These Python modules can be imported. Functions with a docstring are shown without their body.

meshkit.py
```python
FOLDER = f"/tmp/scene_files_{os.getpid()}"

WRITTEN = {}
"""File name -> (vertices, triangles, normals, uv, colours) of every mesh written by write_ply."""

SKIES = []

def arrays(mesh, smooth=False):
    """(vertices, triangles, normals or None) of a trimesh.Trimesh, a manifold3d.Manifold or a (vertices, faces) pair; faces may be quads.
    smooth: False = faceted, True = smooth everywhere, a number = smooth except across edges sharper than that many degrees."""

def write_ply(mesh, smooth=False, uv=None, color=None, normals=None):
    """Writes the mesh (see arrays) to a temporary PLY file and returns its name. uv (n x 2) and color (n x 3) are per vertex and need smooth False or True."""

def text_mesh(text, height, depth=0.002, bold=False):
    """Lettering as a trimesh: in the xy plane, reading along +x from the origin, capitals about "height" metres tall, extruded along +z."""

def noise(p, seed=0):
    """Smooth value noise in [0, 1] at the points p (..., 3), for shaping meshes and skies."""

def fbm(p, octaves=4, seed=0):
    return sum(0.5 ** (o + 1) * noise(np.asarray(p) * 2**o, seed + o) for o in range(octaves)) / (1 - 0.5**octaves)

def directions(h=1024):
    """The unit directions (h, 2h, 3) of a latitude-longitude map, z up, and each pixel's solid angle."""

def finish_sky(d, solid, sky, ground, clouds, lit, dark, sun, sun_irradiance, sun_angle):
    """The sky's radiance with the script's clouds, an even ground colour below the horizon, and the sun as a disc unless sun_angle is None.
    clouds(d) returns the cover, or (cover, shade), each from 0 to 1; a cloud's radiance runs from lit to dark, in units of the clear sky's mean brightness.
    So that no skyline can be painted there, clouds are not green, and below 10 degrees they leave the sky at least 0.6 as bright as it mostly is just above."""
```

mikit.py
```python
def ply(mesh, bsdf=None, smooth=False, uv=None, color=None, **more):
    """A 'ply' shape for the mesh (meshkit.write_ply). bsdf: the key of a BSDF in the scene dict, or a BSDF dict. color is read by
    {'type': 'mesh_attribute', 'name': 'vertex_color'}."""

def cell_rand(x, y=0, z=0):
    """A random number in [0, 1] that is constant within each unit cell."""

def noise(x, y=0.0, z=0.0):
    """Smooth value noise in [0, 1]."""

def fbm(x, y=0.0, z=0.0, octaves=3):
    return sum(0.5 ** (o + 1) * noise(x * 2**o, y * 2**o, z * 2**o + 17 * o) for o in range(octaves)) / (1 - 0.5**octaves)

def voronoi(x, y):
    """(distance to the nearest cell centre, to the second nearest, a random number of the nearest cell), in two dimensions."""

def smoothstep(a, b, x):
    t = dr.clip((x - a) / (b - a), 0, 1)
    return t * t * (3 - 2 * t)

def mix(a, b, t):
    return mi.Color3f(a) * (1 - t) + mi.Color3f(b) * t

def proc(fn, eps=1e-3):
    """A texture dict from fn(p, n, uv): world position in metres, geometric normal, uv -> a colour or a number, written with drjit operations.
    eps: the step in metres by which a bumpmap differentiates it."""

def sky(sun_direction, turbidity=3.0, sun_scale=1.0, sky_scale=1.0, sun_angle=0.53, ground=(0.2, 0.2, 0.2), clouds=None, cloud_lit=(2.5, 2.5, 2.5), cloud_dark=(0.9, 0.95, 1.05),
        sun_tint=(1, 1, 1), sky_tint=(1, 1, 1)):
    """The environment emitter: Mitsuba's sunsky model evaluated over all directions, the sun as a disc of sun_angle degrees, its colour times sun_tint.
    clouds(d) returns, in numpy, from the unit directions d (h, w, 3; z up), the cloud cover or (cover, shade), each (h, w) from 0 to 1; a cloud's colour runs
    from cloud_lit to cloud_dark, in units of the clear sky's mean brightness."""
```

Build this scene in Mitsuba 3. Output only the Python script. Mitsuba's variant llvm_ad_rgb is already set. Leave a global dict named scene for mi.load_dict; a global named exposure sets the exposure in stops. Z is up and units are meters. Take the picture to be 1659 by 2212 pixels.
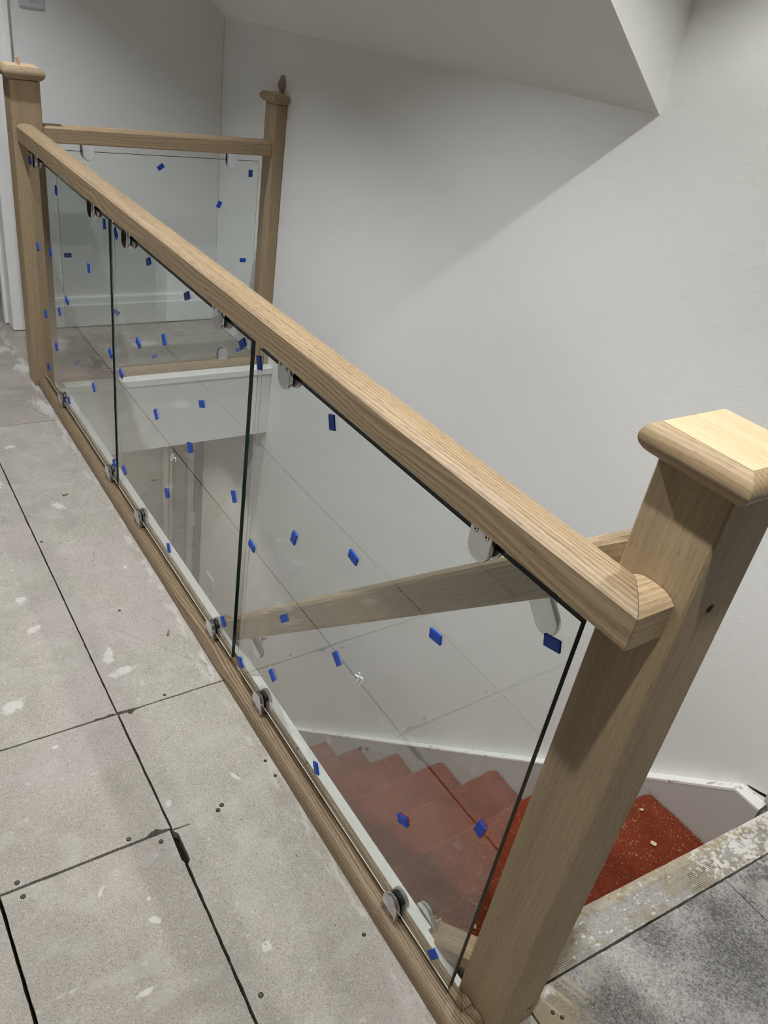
import math, random
import numpy as np
import trimesh
import drjit as dr
import mitsuba as mi
import mikit, meshkit
from mikit import noise, fbm, voronoi, smoothstep, mix
from shapely.geometry import Polygon, Point, LineString, box as sbox
from shapely.ops import unary_union

T = mi.ScalarTransform4f
rng = np.random.default_rng(7)
scene, labels = {'type': 'scene'}, {}

# ------------------------------------------------------------------ camera, exposure, lamps
# X to the right into the stairwell, Y away along the landing edge, Z up; landing floor z = 0
EYE = np.array([-0.64506, -0.30818, 1.32961])
FWD = np.array([0.53261514, 0.66565591, -0.52270769])
UP = -np.array([-0.18517024, -0.51098553, -0.83940799])
scene['camera'] = {'type': 'perspective', 'fov': math.degrees(2 * math.atan(829.5 / 1705.9)), 'fov_axis': 'x', 'near_clip': 0.02,
                   'to_world': T().look_at(origin=EYE.tolist(), target=(EYE + FWD).tolist(), up=UP.tolist())}
exposure = -0.17
ZC = 2.10                                            # flat ceiling
LAMPS = [((-0.34, -0.14, ZC), 4600, (1.0, 0.98, 0.92), .073, .073), ((-0.34, 1.09, ZC), 6300, (0.985, 0.985, 0.985), .066, .052), ((-0.33, 2.32, ZC), 4600, (0.965, 0.98, 1.03), .073, .073),
         ((0.38, 0.38, ZC), 8000, (1.0, 0.99, 0.95), .073, .073), ((0.42, 2.86, -0.312), 800, (1.0, 0.92, 0.80), .073, .073)]   # place, radiance, tint, can radius, can depth below the lens

# ------------------------------------------------------------------ measurements
P = 0.09                                             # newel width
RW, RB, RS, RT = 0.0564, 0.836, 0.880, 0.889         # handrail: width, underside, shoulder, crown
YE = 0.0127                                          # near end of the landing handrail
YF = 2.579                                           # near face of the far newel
XF = -0.0663
XB = 0.882                                           # face of the right wall
YA = 3.16                                            # face of the far wall
XH, YH = 0.8362, 2.5727                              # half newel
GX = -0.0282                                         # plane of the landing glass
GY = 2.613                                           # plane of the cross glass
NOSE_Y = [0.3065, 0.54, 0.7724, 1.0022, 1.229, 1.461, 1.6926, 1.92, 2.15, 2.38, 2.61]
NOSE_Z = [-0.211, -0.424, -0.633, -0.837, -1.034, -1.242, -1.4415, -1.645, -1.85, -2.055, -2.26]
ZD = -2.466                                          # floor below

# ------------------------------------------------------------------ materials
def C(*c):
    return {'type': 'rgb', 'value': list(c)}

def mat(key, d, two=True):
    scene[key] = {'type': 'twosided', 'bsdf': d} if two else d
    return key

def plain(key, rgb, rough=0.5, spec=0.4, **more):
    return mat(key, {'type': 'principled', 'base_color': C(*rgb), 'roughness': rough, 'specular': spec, **more})

def oak_fn(axis, off, rake=0.0, tint=1.0, flat=1.0, rings=1.0):
    """Oak, its grain along x, y or z (or along the stair's slope)."""
    cs, sn = math.cos(rake), math.sin(rake)
    def fn(p, n, uv):
        x, y, z = p.x, p.y, p.z
        if rake:
            y, z = y * cs - z * sn, y * sn + z * cs
        a, b, c = {'x': (x, y, z), 'y': (y, x, z), 'z': (z, x, y)}[axis]
        a = a + off
        b, c = b + 0.37 * off, c - 0.21 * off
        bend = fbm(a * 2.3, b * 9.0, c * 9.0, 3) + 1.1 * noise(a * 0.9 + 5.0, b * 11.0, c * 11.0)
        ring = (b * 0.75 + c * 0.55) * 190.0 + bend * 9.0 + noise(a * 0.7, 3.1) * 4.0
        t = ring - dr.floor(ring)
        early = smoothstep(0.0, 0.70, t) * (1 - smoothstep(0.80, 1.0, t))
        streak = noise(a * 6.0, b * 380.0, c * 380.0)
        fine = noise(a * 24.0, b * 1400.0, c * 1400.0)
        pore = smoothstep(0.58, 0.85, noise(a * 90.0, b * 1700.0, c * 1700.0)) * (0.35 + 0.65 * early)
        band = fbm(a * 2.0, b * 30.0, c * 30.0, 2)
        k = dr.clip(0.36 * rings * early * (0.4 + 0.9 * band) + 0.34 * streak + 0.24 * fine, 0, 1) * flat
        col = mix((0.435, 0.332, 0.210), (0.225, 0.157, 0.090), k)
        tone = (0.84 + 0.32 * band) * tint
        return col * tone * (1 - 0.40 * flat * pore)
    return fn

def oak(key, axis, off, rake=0.0, tint=1.0, flat=1.0, rings=1.0):
    return mat(key, {'type': 'principled', 'base_color': mikit.proc(oak_fn(axis, off, rake, tint, flat, rings)), 'roughness': 0.48, 'specular': 0.35})

RAKE = math.atan(0.905)
OAK_Z = oak('oak_upright', 'z', 0.0, tint=0.95, rings=0.22, flat=0.85)
OAK_Y = oak('oak_along', 'y', 1.7, tint=0.93, flat=1.35)
OAK_X = oak('oak_across', 'x', 3.3, tint=1.1)
OAK_R = oak('oak_raked', 'y', 5.1, RAKE)
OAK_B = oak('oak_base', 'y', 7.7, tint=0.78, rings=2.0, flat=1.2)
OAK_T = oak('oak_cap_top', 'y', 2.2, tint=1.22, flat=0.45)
OAK_E = mat('oak_end', {'type': 'principled', 'base_color': mikit.proc(lambda p, n, uv: mix((0.36, 0.26, 0.15), (0.19, 0.135, 0.075), noise(p.x * 900, p.y * 900, p.z * 900))), 'roughness': 0.6, 'specular': 0.2})
PALE = plain('dowel_wood', (0.62, 0.46, 0.30), 0.6, 0.2)
FINIAL = plain('finial_wood', (0.33, 0.25, 0.18), 0.6, 0.2)

def paint_fn(base, amp=0.02):
    def fn(p, n, uv):
        m = fbm(p.x * 3.0, p.y * 3.0, p.z * 3.0, 3)
        return mi.Color3f(*base) * (1 + amp * (m - 0.5) * 2)
    return fn

def wallpaint(key, base, bump=0.00055):
    return mat(key, {'type': 'bumpmap', 'tex': mikit.proc(lambda p, n, uv: fbm(p.x * 210, p.y * 210, p.z * 210, 2), 1.5e-3), 'scale': bump,
                     'bsdf': {'type': 'principled', 'base_color': mikit.proc(paint_fn(base)), 'roughness': 0.7, 'specular': 0.25}})

WALL = wallpaint('wall_paint', (0.80, 0.81, 0.80))
DIM = wallpaint('dimmed_wall_paint', (0.50, 0.50, 0.505))  # for the unseen walls, coloured darker to cut the light they bounce back
CEIL = wallpaint('ceiling_paint', (0.79, 0.79, 0.775), 0.00015)
WHITE = plain('white_gloss', (0.86, 0.87, 0.86), 0.35, 0.5)
WHITED = mat('white_worn', {'type': 'principled', 'roughness': 0.45, 'specular': 0.4, 'base_color': mikit.proc(
    lambda p, n, uv: mix((0.84, 0.84, 0.81), (0.36, 0.33, 0.27), smoothstep(0.62, 0.76, fbm(p.x * 60, p.y * 60, p.z * 60, 4)) * 0.8))})
STRING = wallpaint('string_paint', (0.50, 0.475, 0.455), 0.0002)
TAUPE = plain('taupe_paint', (0.25, 0.225, 0.19), 0.5, 0.3)
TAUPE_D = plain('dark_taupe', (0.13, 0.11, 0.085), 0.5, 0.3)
TAUPE_L = plain('pale_taupe', (0.42, 0.39, 0.34), 0.5, 0.3)
DARK = plain('dark_void', (0.02, 0.018, 0.016), 0.9, 0.0)
BROWN = plain('joint_dirt', (0.018, 0.013, 0.009), 0.9, 0.0)
CHROME = mat('chrome', {'type': 'principled', 'base_color': C(0.62, 0.63, 0.65), 'metallic': 1.0, 'roughness': 0.07, 'specular': 0.5})
STEEL = mat('steel', {'type': 'principled', 'base_color': C(0.62, 0.63, 0.62), 'metallic': 1.0, 'roughness': 0.25, 'specular': 0.5})
SCREWDARK = mat('rusty_steel', {'type': 'principled', 'base_color': C(0.10, 0.09, 0.08), 'metallic': 0.6, 'roughness': 0.5})
RUBBER = plain('black_rubber', (0.008, 0.008, 0.009), 0.5, 0.4)
BLUE = plain('blue_plastic', (0.004, 0.055, 0.40), 0.45, 0.35)
GLASS_EDGE = mat('glass_edge', {'type': 'principled', 'base_color': C(0.004, 0.020, 0.0165), 'roughness': 0.13, 'specular': 0.45})
ARRIS = plain('glass_arris', (0.30, 0.34, 0.32), 0.3, 0.5)
EDGE_GLINT = plain('painted_edge_glint', (0.85, 0.90, 0.88), 0.2, 0.6)  # pale colour stands in for light caught in the lower glass edge
PANE = mat('clear_glass', {'type': 'thindielectric', 'int_ior': 1.52, 'ext_ior': 1.0, 'specular_transmittance': C(0.90, 0.945, 0.92)}, two=False)
PEN = plain('white_pen', (0.90, 0.91, 0.90), 0.7, 0.1)
PEN_F = plain('faint_pen', (0.46, 0.49, 0.47), 0.7, 0.1)
SOCKET = plain('white_plastic', (0.78, 0.78, 0.76), 0.35, 0.4)
SWITCH = plain('grey_plastic', (0.56, 0.57, 0.63), 0.35, 0.4)
SHAVING = plain('wood_shaving', (0.66, 0.52, 0.34), 0.7, 0.1)
CRUMB = plain('sawdust_crumb', (0.13, 0.095, 0.055), 0.8, 0.1)
LAMPCAN = plain('lamp_can', (0.03, 0.03, 0.03), 0.4, 0.3)

# white paint and filler splashes on the chipboard: (x, y, radius along x, radius along y, angle)
SPLASH = [(-0.1423, 0.6468, .006, .020, .4), (-0.2802, 0.6445, .008, .012, 0), (-0.2384, 0.3079, .010, .012, 0), (-0.2589, 1.0858, .016, .030, -.3),
          (-0.2459, 1.0234, .040, .013, .15), (-0.3897, 1.3583, .016, .018, 0), (-0.3865, 1.2395, .020, .010, .5), (-0.4784, 1.0154, .035, .018, .6),
          (-0.0786, 2.3958, .030, .10, .2), (-0.3828, 0.4365, .006, .012, .8), (-0.4321, 0.3318, .018, .006, .2), (-0.3782, 0.4768, .005, .005, 0),
          (-0.4316, 0.8702, .009, .006, 0), (-0.4467, 0.5228, .004, .014, -.6), (-0.20, 1.75, .012, .03, .5), (-0.33, 1.92, .02, .03, 0),
          (-0.12, 1.40, .006, .012, .2), (-0.25, 2.14, .02, .012, .3), (-0.55, 1.9, .05, .03, .1), (-0.45, 2.3, .04, .05, .3), (0.30, 2.86, .05, .07, .2), (0.15, 3.0, .04, .03, 0),
          (0.45, 2.9, .08, .03, .2), (-0.07, 2.75, .04, .05, .1), (-0.12, 2.95, .05, .04, 0)]

def fibres(x, y, s=1.0):
    x, y = x + 0.004 * noise(x * 140, y * 140, 4.0), y + 0.004 * noise(x * 140, y * 140, 7.0)
    a = noise(x * 1000 * s, y * 360 * s, 1.0)
    b = noise((x * 0.42 + y * 0.91) * 1000 * s, (y * 0.42 - x * 0.91) * 360 * s, 2.0)
    c = noise((x * 0.61 - y * 0.79) * 1000 * s, (y * 0.61 + x * 0.79) * 360 * s, 3.0)
    return a, b, c

def chip_fn(base, dirt):
    def fn(p, n, uv):
        x, y = p.x, p.y
        grain = noise(x * 620, y * 620, 2.0)
        f1, f2, f3 = fibres(x, y)
        fib = dr.maximum(dr.maximum(f1, f2), f3) - 0.22 + 0.5 * (dr.minimum(f1, f2) - 0.3)
        flake = smoothstep(0.74, 0.86, dr.minimum(f1, f3) + 0.35 * f2)
        blot = fbm(x * 9, y * 9, 1.0, 4)
        blot2 = fbm(x * 27 + 40, y * 27, 3.0, 3)
        col = mi.Color3f(*base) * (0.86 + 0.20 * blot + 0.30 * (grain - 0.5) + 0.42 * (fib - 0.5) + 0.12 * (blot2 - 0.5))
        col = mix(col, (0.20, 0.185, 0.165), smoothstep(0.60, 0.90, fbm(x * 14 + 7, y * 14, 8.0, 3)) * 0.35 * dirt)
        col = mix(col, (0.44, 0.385, 0.385), smoothstep(0.55, 0.75, fbm(x * 6 + 90, y * 6, 2.0, 2)) * 0.35)
        col = mix(col, (0.13, 0.11, 0.09), flake * 0.55)
        col = mix(col, (0.47, 0.455, 0.425), smoothstep(0.54, 0.76, fbm(x * 17 + 31, y * 29, 6.0, 4)) * 0.32)
        wob = fbm(x * 120, y * 120, 6.0, 3)
        white = smoothstep(0.79, 0.90, fbm(x * 50 + 11, y * 80, 12.0, 3)) * 0.5
        for sx, sy, ra, rb, a in SPLASH:
            ca, sa = math.cos(a), math.sin(a)
            u = ((x - sx) * ca + (y - sy) * sa) / ra
            v = ((y - sy) * ca - (x - sx) * sa) / rb
            white = dr.maximum(white, (1 - smoothstep(0.55, 0.95, dr.sqrt(u * u + v * v) + 1.1 * (wob - 0.5))) * 0.85)
        edge = (1 - smoothstep(0.006, 0.022 + 0.02 * noise(y * 30, 1.0), dr.abs(x + 0.064))) * smoothstep(0.48, 0.75, fbm(x * 90, y * 25, 2.0, 3))
        white = dr.maximum(white, edge * 0.6)
        col = mix(col, (0.60, 0.595, 0.565), white * 0.8)
        return col
    return fn

def chipboard(key, base, dirt):
    return mat(key, {'type': 'bumpmap', 'tex': mikit.proc(lambda p, n, uv: fbm(p.x * 420, p.y * 420, 1.0, 2), 1e-3), 'scale': 0.0004,
                     'bsdf': {'type': 'principled', 'base_color': mikit.proc(chip_fn(base, dirt)), 'roughness': 0.75, 'specular': 0.2}})

CHIP = [chipboard('chipboard_a', (0.412, 0.388, 0.343), 0.6), chipboard('chipboard_b', (0.388, 0.364, 0.322), 0.8), chipboard('chipboard_far', (0.36, 0.335, 0.29), 1.2)]

def grey_fn(p, n, uv):
    x, y = p.x, p.y
    f1, f2, f3 = fibres(x, y, 0.75)
    fib = dr.maximum(dr.maximum(f1, f2), f3) * 0.75 + 0.45 * (dr.minimum(f1, f2) - 0.3)
    grain = noise(x * 800, y * 800, 3.0)
    blot = fbm(x * 13, y * 13, 2.0, 4)
    col = mix((0.115, 0.112, 0.106), (0.44, 0.435, 0.42), dr.clip(0.85 * (fib - 0.5) + 0.45 * (grain - 0.5) + 0.35 * (noise(x * 230, y * 230, 6.0) - 0.5) + 1.2 * (blot - 0.5) + 0.42, 0, 1))
    col = mix(col, (0.33, 0.275, 0.185), (1 - smoothstep(0.0, 0.10, dr.sqrt(dr.square(x - 0.11) + dr.square(y + 0.03)))) * 0.9)
    scuff = smoothstep(0.60, 0.78, noise((x + 0.35 * y) * 160, 2.0)) * (1 - smoothstep(0.05, 0.075, dr.abs(x - 0.18))) * (1 - smoothstep(0.03, 0.06, dr.abs(y - 0.02)))
    col = mix(col, (0.50, 0.42, 0.29), scuff * 0.8)
    w = smoothstep(0.0, 0.32, x - 0.56) * smoothstep(0.40, 0.60, fbm(x * 60, y * 60, 9.0, 4) + 0.5 * (x - 0.70)) * 0.9
    w = dr.maximum(w, (1 - smoothstep(0.006, 0.02, dr.sqrt(dr.square((x - 0.135) * 0.6) + dr.square(y - 0.022)) + 0.02 * (fbm(x * 150, y * 150, 3.0, 2) - 0.4))) * 0.9)
    return mix(col, (0.74, 0.73, 0.69), w)
GREY = mat('grey_chipboard', {'type': 'bumpmap', 'tex': mikit.proc(lambda p, n, uv: fbm(p.x * 420, p.y * 420, 1.0, 2), 1e-3), 'scale': 0.0009,
                              'bsdf': {'type': 'principled', 'base_color': mikit.proc(grey_fn), 'roughness': 0.85, 'specular': 0.15}})

def nosing_fn(p, n, uv):
    x, y = p.x, p.y + 0.075 * p.x
    lines = (y + 0.0022 * fbm(x * 6, y * 30, 2.0, 2)) * 300.0
    t = lines - dr.floor(lines)
    ridge = smoothstep(0.25, 0.5, t) * (1 - smoothstep(0.75, 1.0, t)) * (0.55 + 0.45 * noise(x * 60, dr.floor(lines)))
    blot = fbm(x * 26, y * 40, 3.0, 4)
    fine = noise(x * 500, y * 900, 5.0)
    worn = smoothstep(0.36, 0.58, blot)
    col = mix((0.37, 0.335, 0.27), (0.085, 0.075, 0.06), dr.clip(ridge * (0.95 - 0.55 * worn) + 0.25 * (fine - 0.5), 0, 1))
    col = mix(col, mix((0.23, 0.23, 0.225), (0.50, 0.50, 0.48), fine), smoothstep(0.45, 0.62, fbm(x * 16 + 3, y * 26, 7.0, 4)) * 0.75)
    col = mix(col, (0.46, 0.40, 0.29), smoothstep(0.098, 0.106, y + 0.008 * blot) * 0.6)
    w = smoothstep(0.42, 0.58, 0.45 * fbm(x * 120, y * 160, 1.0, 4) + 0.35 * fbm(x * 18, y * 25, 6.0, 3) + 0.55 * (x - 0.60))
    w = dr.maximum(w * 0.9, smoothstep(0.66, 0.80, fbm(x * 90 + 5, y * 140, 4.0, 4)) * 0.55)
    col = mix(col, (0.74, 0.73, 0.69), w)
    return mix(col, (0.27, 0.21, 0.13), smoothstep(0.64, 0.74, fbm(x * 110, y * 110, 15.0, 3)) * 0.65)
NOSING = mat('nosing_timber', {'type': 'bumpmap', 'tex': mikit.proc(lambda p, n, uv: noise(p.x * 9, (p.y + 0.075 * p.x) * 360, 2.0), 1e-3), 'scale': 0.0012,
                               'bsdf': {'type': 'principled', 'base_color': mikit.proc(nosing_fn), 'roughness': 0.8, 'specular': 0.2}})

def carpet_fn(p, n, uv):
    s = noise(p.x * 700, p.y * 700, p.z * 700)
    m = fbm(p.x * 16, p.y * 16, p.z * 16, 3)
    col = mix((0.105, 0.017, 0.007), (0.235, 0.050, 0.023), dr.clip(0.45 * s + 0.75 * (m - 0.15), 0, 1))
    near = 1 - smoothstep(0.25, 0.75, p.y)
    dust = smoothstep(0.70, 0.88, noise(p.x * 480 + 9, p.y * 420, p.z * 420)) * (0.18 + 0.62 * near)
    return mix(col, (0.42, 0.24, 0.15), dust * (0.4 + 0.6 * smoothstep(0.35, 0.6, m)))
CARPET = mat('red_carpet', {'type': 'bumpmap', 'tex': mikit.proc(lambda p, n, uv: noise(p.x * 520, p.y * 520, p.z * 520), 8e-4), 'scale': 0.0016,
                            'bsdf': {'type': 'principled', 'base_color': mikit.proc(carpet_fn), 'roughness': 0.95, 'specular': 0.05, 'sheen': 0.6}})
FRINGE = plain('carpet_backing', (0.42, 0.33, 0.24), 0.9, 0.0)
LOWERFLOOR = plain('lower_floor', (0.30, 0.28, 0.25), 0.7, 0.2)

# ------------------------------------------------------------------ helpers
used = {}
def key_for(name):
    n = used.get(name, -1) + 1
    used[name] = n
    return name if n == 0 else f'{name}_{n:03d}'

def thing(name, label, cat, group=None):
    k = key_for(name)
    labels[k] = {'label': label, 'category': cat}
    if group:
        labels[k]['group'] = group
    return k

def struct(name):
    labels[name] = {'kind': 'structure'}
    return name

def put(parent, name, mesh, m, smooth=30, label=None, kind=None, **more):
    k = key_for(parent + '__' + name if parent else name)
    scene[k] = mikit.ply(mesh, m, smooth=smooth, **more)
    if label or kind:
        labels[k] = {}
        if label: labels[k]['label'] = label
        if kind: labels[k]['kind'] = kind
    return k

def cbox(x0, x1, y0, y1, z0, z1, c=0.002):
    """A box with chamfered edges."""
    c = min(c, (x1 - x0) / 2.01, (y1 - y0) / 2.01, (z1 - z0) / 2.01)
    pts = []
    for a in range(3):
        for sx in (0, 1):
            for sy in (0, 1):
                for sz in (0, 1):
                    d = [c, c, c]; d[a] = 0
                    pts.append([(x0 + d[0], x1 - d[0])[sx], (y0 + d[1], y1 - d[1])[sy], (z0 + d[2], z1 - d[2])[sz]])
    return trimesh.convex.convex_hull(np.array(pts))

def sweep(prof, fa, fb):
    """Joins the closed profile (n x 2) between two placings fa, fb of its points; ends are filled."""
    prof = np.asarray(prof, float)
    n = len(prof)
    v = np.vstack([fa(prof), fb(prof)])
    f = []
    for i in range(n):
        j = (i + 1) % n
        f += [[i, j, n + j], [i, n + j, n + i]]
    _, tri = trimesh.creation.triangulate_polygon(Polygon(prof), engine='earcut')
    tv, _ = trimesh.creation.triangulate_polygon(Polygon(prof), engine='earcut')
    idx = np.array([np.argmin(((prof - p) ** 2).sum(1)) for p in tv])
    tri = idx[tri]
    f = np.vstack([np.array(f), tri[:, ::-1], tri + n])
    m = trimesh.Trimesh(v, f, process=False)
    m.fix_normals()
    return m

def prism(poly, h0, h1):
    """A shapely polygon in x, y raised from z = h0 to h1."""
    ms = []
    for g in getattr(poly, 'geoms', [poly]):
        m = trimesh.creation.extrude_polygon(g, h1 - h0, engine='earcut')
        m.apply_translation([0, 0, h0])
        ms.append(m)
    return trimesh.util.concatenate(ms)

def yz_prism(pts, x0, x1):
    return sweep(pts, lambda q: np.c_[np.full(len(q), x0), q[:, 0], q[:, 1]], lambda q: np.c_[np.full(len(q), x1), q[:, 0], q[:, 1]])

def xz_prism(pts, y0, y1):
    return sweep(pts, lambda q: np.c_[q[:, 0], np.full(len(q), y0), q[:, 1]], lambda q: np.c_[q[:, 0], np.full(len(q), y1), q[:, 1]])

def cyl(p0, p1, r, n=20):
    return trimesh.creation.cylinder(radius=r, segment=[p0, p1], sections=n)

def join(*ms):
    return trimesh.util.concatenate(list(ms))

def rough(poly, amp=0.0012, step=0.012, seed=0):
    """The polygon with its edges a little ragged, always inwards."""
    out = []
    ring = list(poly.exterior.coords)[:-1]
    for i, a in enumerate(ring):
        b = ring[(i + 1) % len(ring)]
        d = np.subtract(b, a); L = np.hypot(*d)
        n = max(1, int(L / step))
        nv = np.array([-d[1], d[0]]) / max(L, 1e-9)
        if not poly.exterior.is_ccw: nv = -nv
        for k in range(n):
            q = np.array(a) + d * k / n
            w = 0 if k == 0 else amp * float(meshkit.fbm(np.array([q[0] * 45, q[1] * 45, seed]), 3)) ** 2 * 2.2
            out.append(q + nv * w)
    return Polygon(out).buffer(0)

# ------------------------------------------------------------------ room
k = struct('wall_right')
put(None, 'wall_right', yz_prism([(-3.0, -0.06), (0.0, -0.06), (0.0, ZD), (3.25, ZD), (3.25, 0.0), (YA, 0.0), (YA, 1.247), (0.9155, 1.247), (0.9155, ZC), (-3.0, ZC)], XB, XB + 0.1), WALL, False)
put('wall_right', 'plaster_gap', yz_prism([(.122, -.009), (.112, -.006), (.095, -.001), (.078, .005), (.077, -.001), (.092, -.006), (.112, -.0095)], XB - .0012, XB - .0002), BROWN, False, label='broken plaster edge above the string head')
struct('wall_far')
put('wall_far', 'wall_panel', cbox(-0.012, XB, YA, YA + 0.10, 0.0, ZC, 0.001), WALL, False)
put('wall_far', 'wall_panel', cbox(-2.1, -0.712, YA, YA + 0.10, 0.0, ZC, 0.001), WALL, False)
put('wall_far', 'wall_panel', cbox(-0.712, -0.012, YA, YA + 0.10, 1.9, ZC, 0.001), WALL, False)
struct('wall_left')
put(None, 'wall_left', cbox(-2.2, -2.1, -3.0, YA, 0.0, ZC, 0.001), DIM, False)
struct('wall_back')
put(None, 'wall_back', cbox(-2.2, XB + 0.1, -3.1, -3.0, 0.0, ZC, 0.001), DIM, False)
struct('ceiling')
SL = 0.76                                            # rise of the sloped soffit towards the landing
XS = XB - (ZC - 1.247) / SL
put('ceiling', 'flat_panel', prism(Polygon([(-2.2, -3.1), (XB + .1, -3.1), (XB + .1, 0.9155), (XS, 0.9155), (XS, YA + .1), (-2.2, YA + .1)]), ZC, ZC + 0.08), CEIL, False)
put('ceiling', 'sloped_panel', xz_prism([(XB, 1.247), (XB, 1.327), (XS, ZC + 0.08), (XS, ZC)], 0.9155 + 0.012, YA), CEIL, False)
put('ceiling', 'dormer_cheek', xz_prism([(XB, 1.247), (XB, ZC), (XS, ZC)], 0.9155, 0.9275), WALL, False)

# the landing floor: chipboard sheets with open joints
struct('floor')
def L1(y): return -0.2962 - max(0, 0.585 - y) * 0.035
def L2(y): return -0.5925 + max(0, 0.585 - y) * 0.035
slit = Polygon([(-0.31, 0.5845), (-0.262, 0.5825), (-0.262, 0.5845), (-0.31, 0.5895)])
tear = Polygon([(-0.300, 0.59), (-0.2885, 0.575), (-0.289, 0.515), (-0.297, 0.506), (-0.303, 0.52)])
chip1 = Polygon([(-0.298, 0.910), (-0.262, 0.9068), (-0.240, 0.9022), (-0.262, 0.9000), (-0.268, 0.8935), (-0.275, 0.8945), (-0.277, 0.9005), (-0.298, 0.9008)])
chip2 = Polygon([(-0.352, 0.9055), (-0.340, 0.9105), (-0.325, 0.9078), (-0.31, 0.9112), (-0.297, 0.9062), (-0.30, 0.9028), (-0.352, 0.9035)])
chip3 = Polygon([(-0.345, 0.5925), (-0.334, 0.598), (-0.322, 0.6015), (-0.312, 0.595), (-0.30, 0.5925), (-0.30, 0.589), (-0.345, 0.59)])
def sheet(pts, m, seed, cuts=(), g=0.0012, amp=0.0012):
    q = rough(Polygon(pts).buffer(-g, join_style=2), amp, 0.012, seed)
    for c in cuts: q = q.difference(c)
    put('floor', 'board', prism(q, -0.018, 0.0), m, False)
sheet([(L1(-1.5), -3.0), (0.0918, -3.0), (0.0918, 0.0905), (0.0, 0.0905), (0.0, 0.9045), (-0.2962, 0.9045), (L1(0.585), 0.585)], CHIP[0], 1, (slit, tear, chip1), 0.0016)
sheet([(-0.2962, 0.9045), (0.0, 0.9045), (0.0, 2.29), (-0.2962, 2.29)], CHIP[0], 2, (chip1,), 0.0009, 0.0006)
sheet([(-0.2962, 2.29), (0.0, 2.29), (0.0, 2.53), (0.238, 2.53), (0.238, YA + .12), (-0.2962, YA + .12)], CHIP[2], 3, (), 0.0005, 0.0006)
sheet([(L2(-1.5), -3.0), (L1(-1.5), -3.0), (L1(0.585), 0.5895), (-0.5925, 0.5955)], CHIP[1], 4, (tear,), 0.0020)
sheet([(-0.5925, 0.5965), (-0.2962, 0.5905), (-0.2962, 0.9045), (-0.5925, 0.9065)], CHIP[1], 5, (chip2, chip3), 0.0012)
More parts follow.
